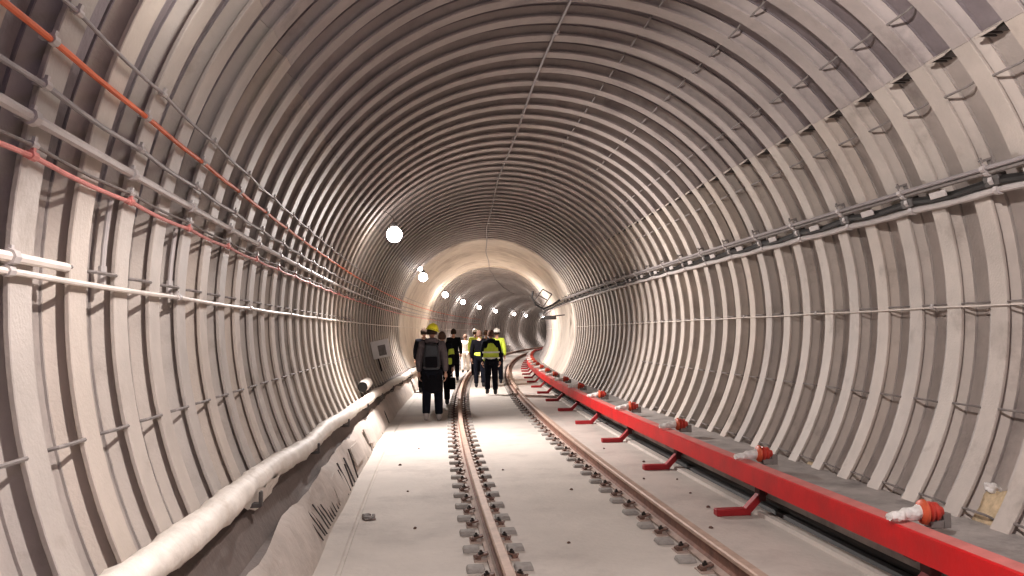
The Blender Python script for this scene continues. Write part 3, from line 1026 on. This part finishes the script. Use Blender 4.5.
def person(lat, Y, label, H=1.76, jacket='blackcloth', trousers='navy', boots='darkboot', vest=None, helmet=None, hair='hair', backpack=False,
           stride=0.10, arms=((0.05, 0.02), (0.05, -0.04)), z0=0.0, rz=0.0, hood=False, bag=False, tilt=0.0, bulk=1.0, raise_arms=False, parts_extra=None, patches=False, band=False, coat=False, helmet_roll=0.0):
    n, t = frame(Y)
    root_m = track_mtx(lat, Y, z0) @ Matrix.Rotation(rz, 4, 'Z') @ Matrix.Scale(H / 1.76, 4)
    J = {}
    J['pel'] = (0, 0, 0.97); J['wa'] = (0, 0.01, 1.10); J['ch'] = (0, 0.015, 1.28); J['ut'] = (0, 0.0, 1.40); J['nk'] = (0, 0.01, 1.49); J['hb'] = (0, 0.025, 1.56)
    for s, nm in ((-1, 'l'), (1, 'r')):
        st = stride * s
        J[nm + 'hip'] = (s * 0.095, 0, 0.92)
        J[nm + 'kn'] = (s * 0.105, st * 0.75 + 0.035, 0.50)
        J[nm + 'an'] = (s * 0.11, st - (0.05 if st < 0 else 0.0), 0.10 + (0.03 if st < 0 else 0))
        J[nm + 'heel'] = (s * 0.11, J[nm + 'an'][1] - 0.03, 0.045)
        J[nm + 'toe'] = (s * 0.125, J[nm + 'an'][1] + 0.17, 0.035)
        J[nm + 'sh'] = (s * 0.185, 0.0, 1.415)
        out, sw = arms[0 if s < 0 else 1]
        if raise_arms:
            J[nm + 'el'] = (s * 0.26, 0.06, 1.16)
            J[nm + 'wr'] = (s * 0.11, 0.26, 1.34)
        else:
            J[nm + 'el'] = (s * (0.215 + out * 0.5), -0.02 + sw * 0.5, 1.13)
            J[nm + 'wr'] = (s * (0.215 + out * 0.6), 0.05 + sw, 0.885)
    # --- body (skin): one continuous figure
    V = []; E = []; idx = {}
    def add(nm, r):
        idx[nm] = len(V); V.append((J[nm], (r, r) if not isinstance(r, tuple) else r))
    for nm, r in [('pel', (0.145, 0.10)), ('wa', (0.13, 0.09)), ('ch', (0.15, 0.10)), ('ut', (0.12, 0.085)), ('nk', 0.055), ('hb', 0.052)]: add(nm, r)
    E += [(0, 1), (1, 2), (2, 3), (3, 4), (4, 5)]
    for p in 'lr':
        add(p + 'hip', 0.082); add(p + 'kn', 0.056); add(p + 'an', 0.038); add(p + 'toe', (0.036, 0.028))
        E += [(0, idx[p + 'hip']), (idx[p + 'hip'], idx[p + 'kn']), (idx[p + 'kn'], idx[p + 'an']), (idx[p + 'an'], idx[p + 'toe'])]
        add(p + 'sh', 0.058); add(p + 'el', 0.040); add(p + 'wr', 0.026)
        E += [(3, idx[p + 'sh']), (idx[p + 'sh'], idx[p + 'el']), (idx[p + 'el'], idx[p + 'wr'])]
    chains = [(V, E)]
    hc = []
    for p, s in (('l', -1), ('r', 1)):
        d = Vector(J[p + 'wr']) - Vector(J[p + 'el'])
        hc += hand_chains(J[p + 'wr'], d, s)
    body = join_meshes([skin_mesh(chains, 1), skin_mesh(hc, 1), head_mesh((0, 0.045, 1.645), tilt)])
    b = link('person', body, M['skin'])
    b.matrix_world = root_m
    tag(b, label, 'person', 'group of people walking down the tunnel')

    # --- jacket
    Wj = []; Ej = []
    k = bulk
    Wj = [((0, 0, 0.90), (0.175 * k, 0.130)), ((0, 0.01, 1.08), (0.168 * k, 0.122)), ((0, 0.015, 1.27), (0.182 * k, 0.128)), ((0, 0.0, 1.395), (0.15 * k, 0.105)), ((0, 0.012, 1.475), (0.075, 0.07)), ((0, 0.015, 1.505), (0.07, 0.065))]
    Ej = [(0, 1), (1, 2), (2, 3), (3, 4), (4, 5)]
    for p in 'lr':
        a = len(Wj)
        wr = lerp(J[p + 'el'], J[p + 'wr'], 0.93)
        Wj += [(J[p + 'sh'], (0.086, 0.086)), (J[p + 'el'], (0.070, 0.070)), (wr, (0.052, 0.052))]
        Ej += [(3, a), (a, a + 1), (a + 1, a + 2)]
    j = link('jacket', skin_mesh([(Wj, Ej)], 2), M[jacket], b)
    # --- trousers
    Wt = [((0, 0, 0.97), (0.158, 0.115))]; Et = []
    for p in 'lr':
        a = len(Wt)
        Wt += [(J[p + 'hip'], (0.112, 0.112)), (J[p + 'kn'], (0.090, 0.090)), (lerp(J[p + 'kn'], J[p + 'an'], 0.82), (0.076, 0.076)), (lerp(J[p + 'kn'], J[p + 'an'], 0.95), (0.078, 0.078))]
        Et += [(0, a), (a, a + 1), (a + 1, a + 2), (a + 2, a + 3)]
    link('trousers', skin_mesh([(Wt, Et)], 2), M[trousers], b)
    # --- boots
    for p, s in (('l', -1), ('r', 1)):
        an = J[p + 'an']
        top = lerp(J[p + 'kn'], an, 0.45 if boots == 'boot' else 0.85)
        rr = 0.066 if boots == 'boot' else 0.052
        z_ = an[2] - 0.10
        ch = [([(top, (rr, rr)), (an, (0.055, 0.055)), ((s * 0.11, an[1] - 0.015, 0.048 + z_), (0.050, 0.050)), ((s * 0.118, an[1] + 0.08, 0.042 + z_), (0.048, 0.040)), ((s * 0.125, an[1] + 0.165, 0.036 + z_ * 0.4), (0.042, 0.032))], [(0, 1), (1, 2), (2, 3), (3, 4)])]
        link('boot', skin_mesh(ch, 2), M[boots], b)
    # --- vest
    if vest:
        Wv = [((0, 0, vest), (0.200 * k, 0.150)), ((0, 0.01, 1.08), (0.188 * k, 0.143)), ((0, 0.015, 1.27), (0.198 * k, 0.146)), ((0, 0.0, 1.385), (0.172 * k, 0.122)), ((0, 0.006, 1.43), (0.13, 0.095))]
        v = link('vest', skin_mesh([(Wv, [(0, 1), (1, 2), (2, 3), (3, 4)])], 2), M['lime'], b)
        for zz, (rx, ry) in ((1.00, (0.205, 0.155)), (1.16, (0.203, 0.155))):
            if zz < vest + 0.02: continue
            bm = bmesh.new()
            seg = 24
            rws = [[bm.verts.new((math.copysign(abs(math.cos(2 * math.pi * q_ / seg)) ** 0.75, math.cos(2 * math.pi * q_ / seg)) * rx * k * 0.97, 0.012 + math.copysign(abs(math.sin(2 * math.pi * q_ / seg)) ** 0.75, math.sin(2 * math.pi * q_ / seg)) * ry * 0.97, zz + dz)) for q_ in range(seg)] for dz in (-0.024, 0.024)]
            for q_ in range(seg): bm.faces.new((rws[0][q_], rws[0][(q_ + 1) % seg], rws[1][(q_ + 1) % seg], rws[1][q_]))
            obj('reflective_band', bm, M['tape'], v)
    # --- hair / helmet
    hcv = Vector((0, 0.045, 1.645))
    rot = Matrix.Rotation(tilt, 3, 'X')
    bm = bmesh.new(); bmesh.ops.create_uvsphere(bm, u_segments=20, v_segments=14, radius=1)
    for v in list(bm.verts):
        x, y, z = v.co
        if z < -0.55 or (y > 0.45 and z < 0.35): bm.verts.remove(v)
        else: v.co = rot @ Vector((x * 0.096, y * 0.116 - 0.010, z * 0.134 + 0.004)) + hcv
    obj('hair', bm, M[hair], b)
    if helmet:
        bm = bmesh.new(); bmesh.ops.create_uvsphere(bm, u_segments=24, v_segments=16, radius=1)
        for v in list(bm.verts):
            if v.co.z < -0.12: bm.verts.remove(v)
            else: v.co = Vector((v.co.x * 0.112, v.co.y * 0.138, v.co.z * 0.118))
        lathe(bm, [(0.108, -0.02), (0.135, -0.018), (0.135, -0.010), (0.108, 0.0)], seg=24)
        box(bm, (0, -0.02, 0.108), (0.018, 0.17, 0.02))
        hr = Matrix.Rotation(helmet_roll, 3, 'Y') @ rot
        for v in bm.verts: v.co = hr @ Vector((v.co.x, v.co.y * 1.06, v.co.z + 0.045)) + hcv
        obj('helmet', bm, M[helmet], b)
    if hood:
        ch = [([((-0.12, -0.06, 1.46), (0.045, 0.045)), ((-0.06, -0.12, 1.49), (0.055, 0.055)), ((0.06, -0.12, 1.49), (0.055, 0.055)), ((0.12, -0.06, 1.46), (0.045, 0.045))], [(0, 1), (1, 2), (2, 3)])]
        link('hood', skin_mesh(ch, 2), M[jacket], b)
    if backpack:
        bm = bmesh.new()
        vs = box(bm, (0, -0.215, 1.19), (0.31, 0.17, 0.46))
        for v in vs:
            if v.co.z > 1.19: v.co.x *= 0.78; v.co.y += 0.03
        bevel(bm, 0.05, 4)
        bp = obj('backpack', bm, M['bag'], b)
        bm = bmesh.new(); box(bm, (0, -0.315, 1.10), (0.22, 0.05, 0.2)); bevel(bm, 0.02, 3)
        obj('pocket', bm, M['blackcloth'], bp)
        bm = bmesh.new(); box(bm, (0, -0.30, 1.005), (0.30, 0.012, 0.012)); tube(bm, [(-0.04, -0.2, 1.41), (0, -0.22, 1.45), (0.04, -0.2, 1.41)], 0.008, 6)
        obj('trim', bm, M['greyjacket'], bp)
        for s in (-1, 1):
            bm = bmesh.new()
            tube(bm, [(s * 0.10, -0.15, 1.38), (s * 0.12, -0.05, 1.49), (s * 0.125, 0.09, 1.44), (s * 0.13, 0.15, 1.25), (s * 0.15, 0.05, 1.03), (s * 0.13, -0.14, 1.02)], 0.018, 6)
            obj('strap', bm, M['blackcloth'], bp)
    if patches:
        for (p, t_) in (('r', 0.25), ('l', 0.25)):
            s = 1 if p == 'r' else -1
            c0 = lerp(J[p + 'sh'], J[p + 'el'], t_); c1 = lerp(J[p + 'sh'], J[p + 'el'], 0.7)
            bm = bmesh.new(); tube(bm, [c0, c1], [0.086, 0.080], 12)
            obj('sleeve_band', bm, M['lime'], j)
        bm = bmesh.new(); box(bm, (0.16, -0.125, 1.06), (0.16, 0.07, 0.16)); bevel(bm, 0.03, 3)
        obj('hip_pouch', bm, M['lime'], b)
    if coat:
        ch = [([((0, 0, 1.0), (0.185, 0.14)), ((0, -0.005, 0.86), (0.195, 0.15)), ((0, -0.005, 0.66), (0.205, 0.16)), ((0, -0.005, 0.50), (0.21, 0.165))], [(0, 1), (1, 2), (2, 3)])]
        link('coat_skirt', skin_mesh(ch, 2), M['blackcloth'], b)
    if band:
        link('waist_band', skin_mesh([([((0, 0, 0.93), (0.19, 0.145)), ((0, 0.005, 1.03), (0.188, 0.143)), ((0, 0.01, 1.12), (0.18, 0.138))], [(0, 1), (1, 2)])], 2), M['lime'], b)
    if bag:
        bm = bmesh.new(); vs = box(bm, (J['rwr'][0] + 0.0, J['rwr'][1] + 0.02, 0.52), (0.14, 0.34, 0.28)); bevel(bm, 0.03, 3)
        x, y_ = J['rwr'][0], J['rwr'][1] + 0.02
        tube(bm, [(x, y_ - 0.09, 0.64), (x, y_ - 0.06, 0.76), (x, y_ + 0.06, 0.76), (x, y_ + 0.09, 0.64)], 0.01, 6)
        o = obj('carry_bag', bm, M['blackcloth'])
        o.matrix_world = root_m
        tag(o, 'dark carry bag hanging from the hand of the person with lime patches', 'bag')
    return b


person(0.09, 16.0, 'person in grey-brown hooded jacket with black backpack and tilted yellow helmet, nearest at left', H=1.80, jacket='greyjacket', trousers='navy', boots='boot', helmet='yellow', backpack=True, hood=True, stride=0.09, bulk=1.06, helmet_roll=0.25, rz=-0.03, tilt=-0.1, coat=True)
person(-0.44, 23.9, 'person all in black at far left of the group, bare dark hair', H=1.80, jacket='blackcloth', trousers='blackcloth', stride=-0.1)
person(0.21, 19.6, 'person in dark clothes with lime sleeve bands and lime hip pouch, beside the backpack wearer', H=1.68, jacket='navy', trousers='blackcloth', hair='brownhair', patches=True, stride=0.08, bag=True)
person(0.18, 29.5, 'tall person in plain dark coat walking on the left rail side, further back', H=1.80, jacket='blackcloth', trousers='blackcloth', stride=0.1, bulk=1.0, coat=True)
person(0.86, 32.5, 'distant person in lime hi-vis jacket and white helmet left of centre', H=1.78, jacket='lime', trousers='navy', helmet='whitehelm', stride=-0.08)
person(0.34, 35.0, 'distant person in pale grey clothing between the dark coat and the hi-vis jacket', H=1.60, jacket='pale', trousers='pale', hair='brownhair')
person(1.12, 25.6, 'person in dark jacket with lime waist band, just left of the hi-vis vest wearer', H=1.72, jacket='blackcloth', trousers='navy', vest=None, stride=-0.12, hair='brownhair', bulk=0.98, band=True)
person(1.42, 22.6, 'person in bright lime hi-vis vest over dark hoodie, nearest of the right-hand cluster', H=1.72, jacket='navy', trousers='navy', vest=0.82, hair='brownhair', stride=0.05, bulk=1.22, raise_arms=False, arms=((0.03, 0.1), (0.05, 0.12)), hood=True)
person(1.68, 27.5, 'person with lime hi-vis jacket and white helmet half hidden behind the vest wearer', H=1.76, jacket='lime', trousers='navy', helmet='whitehelm', stride=0.1)
person(1.30, 30.5, 'person in dark jacket with brown hair hidden behind the right-hand cluster', H=1.74, jacket='greyjacket', trousers='navy', hair='brownhair')

# ------------------------------------------------------------------ camera
f_px, a, b_, rl = 842.85, 0.1306, 0.0528, -0.0146
F = Vector((math.sin(a) * math.cos(b_), math.cos(a) * math.cos(b_), math.sin(b_)))
Rt = Vector((math.cos(a), -math.sin(a), 0))
U = Rt.cross(F)
c_, s_ = math.cos(rl), math.sin(rl)
R2, U2 = Rt * c_ + U * s_, U * c_ - Rt * s_
cd = bpy.data.cameras.new('camera'); cam = bpy.data.objects.new('camera', cd); COL.objects.link(cam)
mm = Matrix((R2, U2, -F)).transposed().to_4x4(); mm.translation = Vector((0, 0, CAM_Z))
cam.matrix_world = mm
cd.sensor_width = 36.0; cd.lens = f_px / 1024 * 36.0
cd.clip_start = 0.05; cd.clip_end = 400
sc.camera = cam
sc.view_settings.view_transform = 'Standard'
sc.view_settings.look = 'None'
sc.view_settings.exposure = 0.0
sc.view_settings.gamma = 0.88
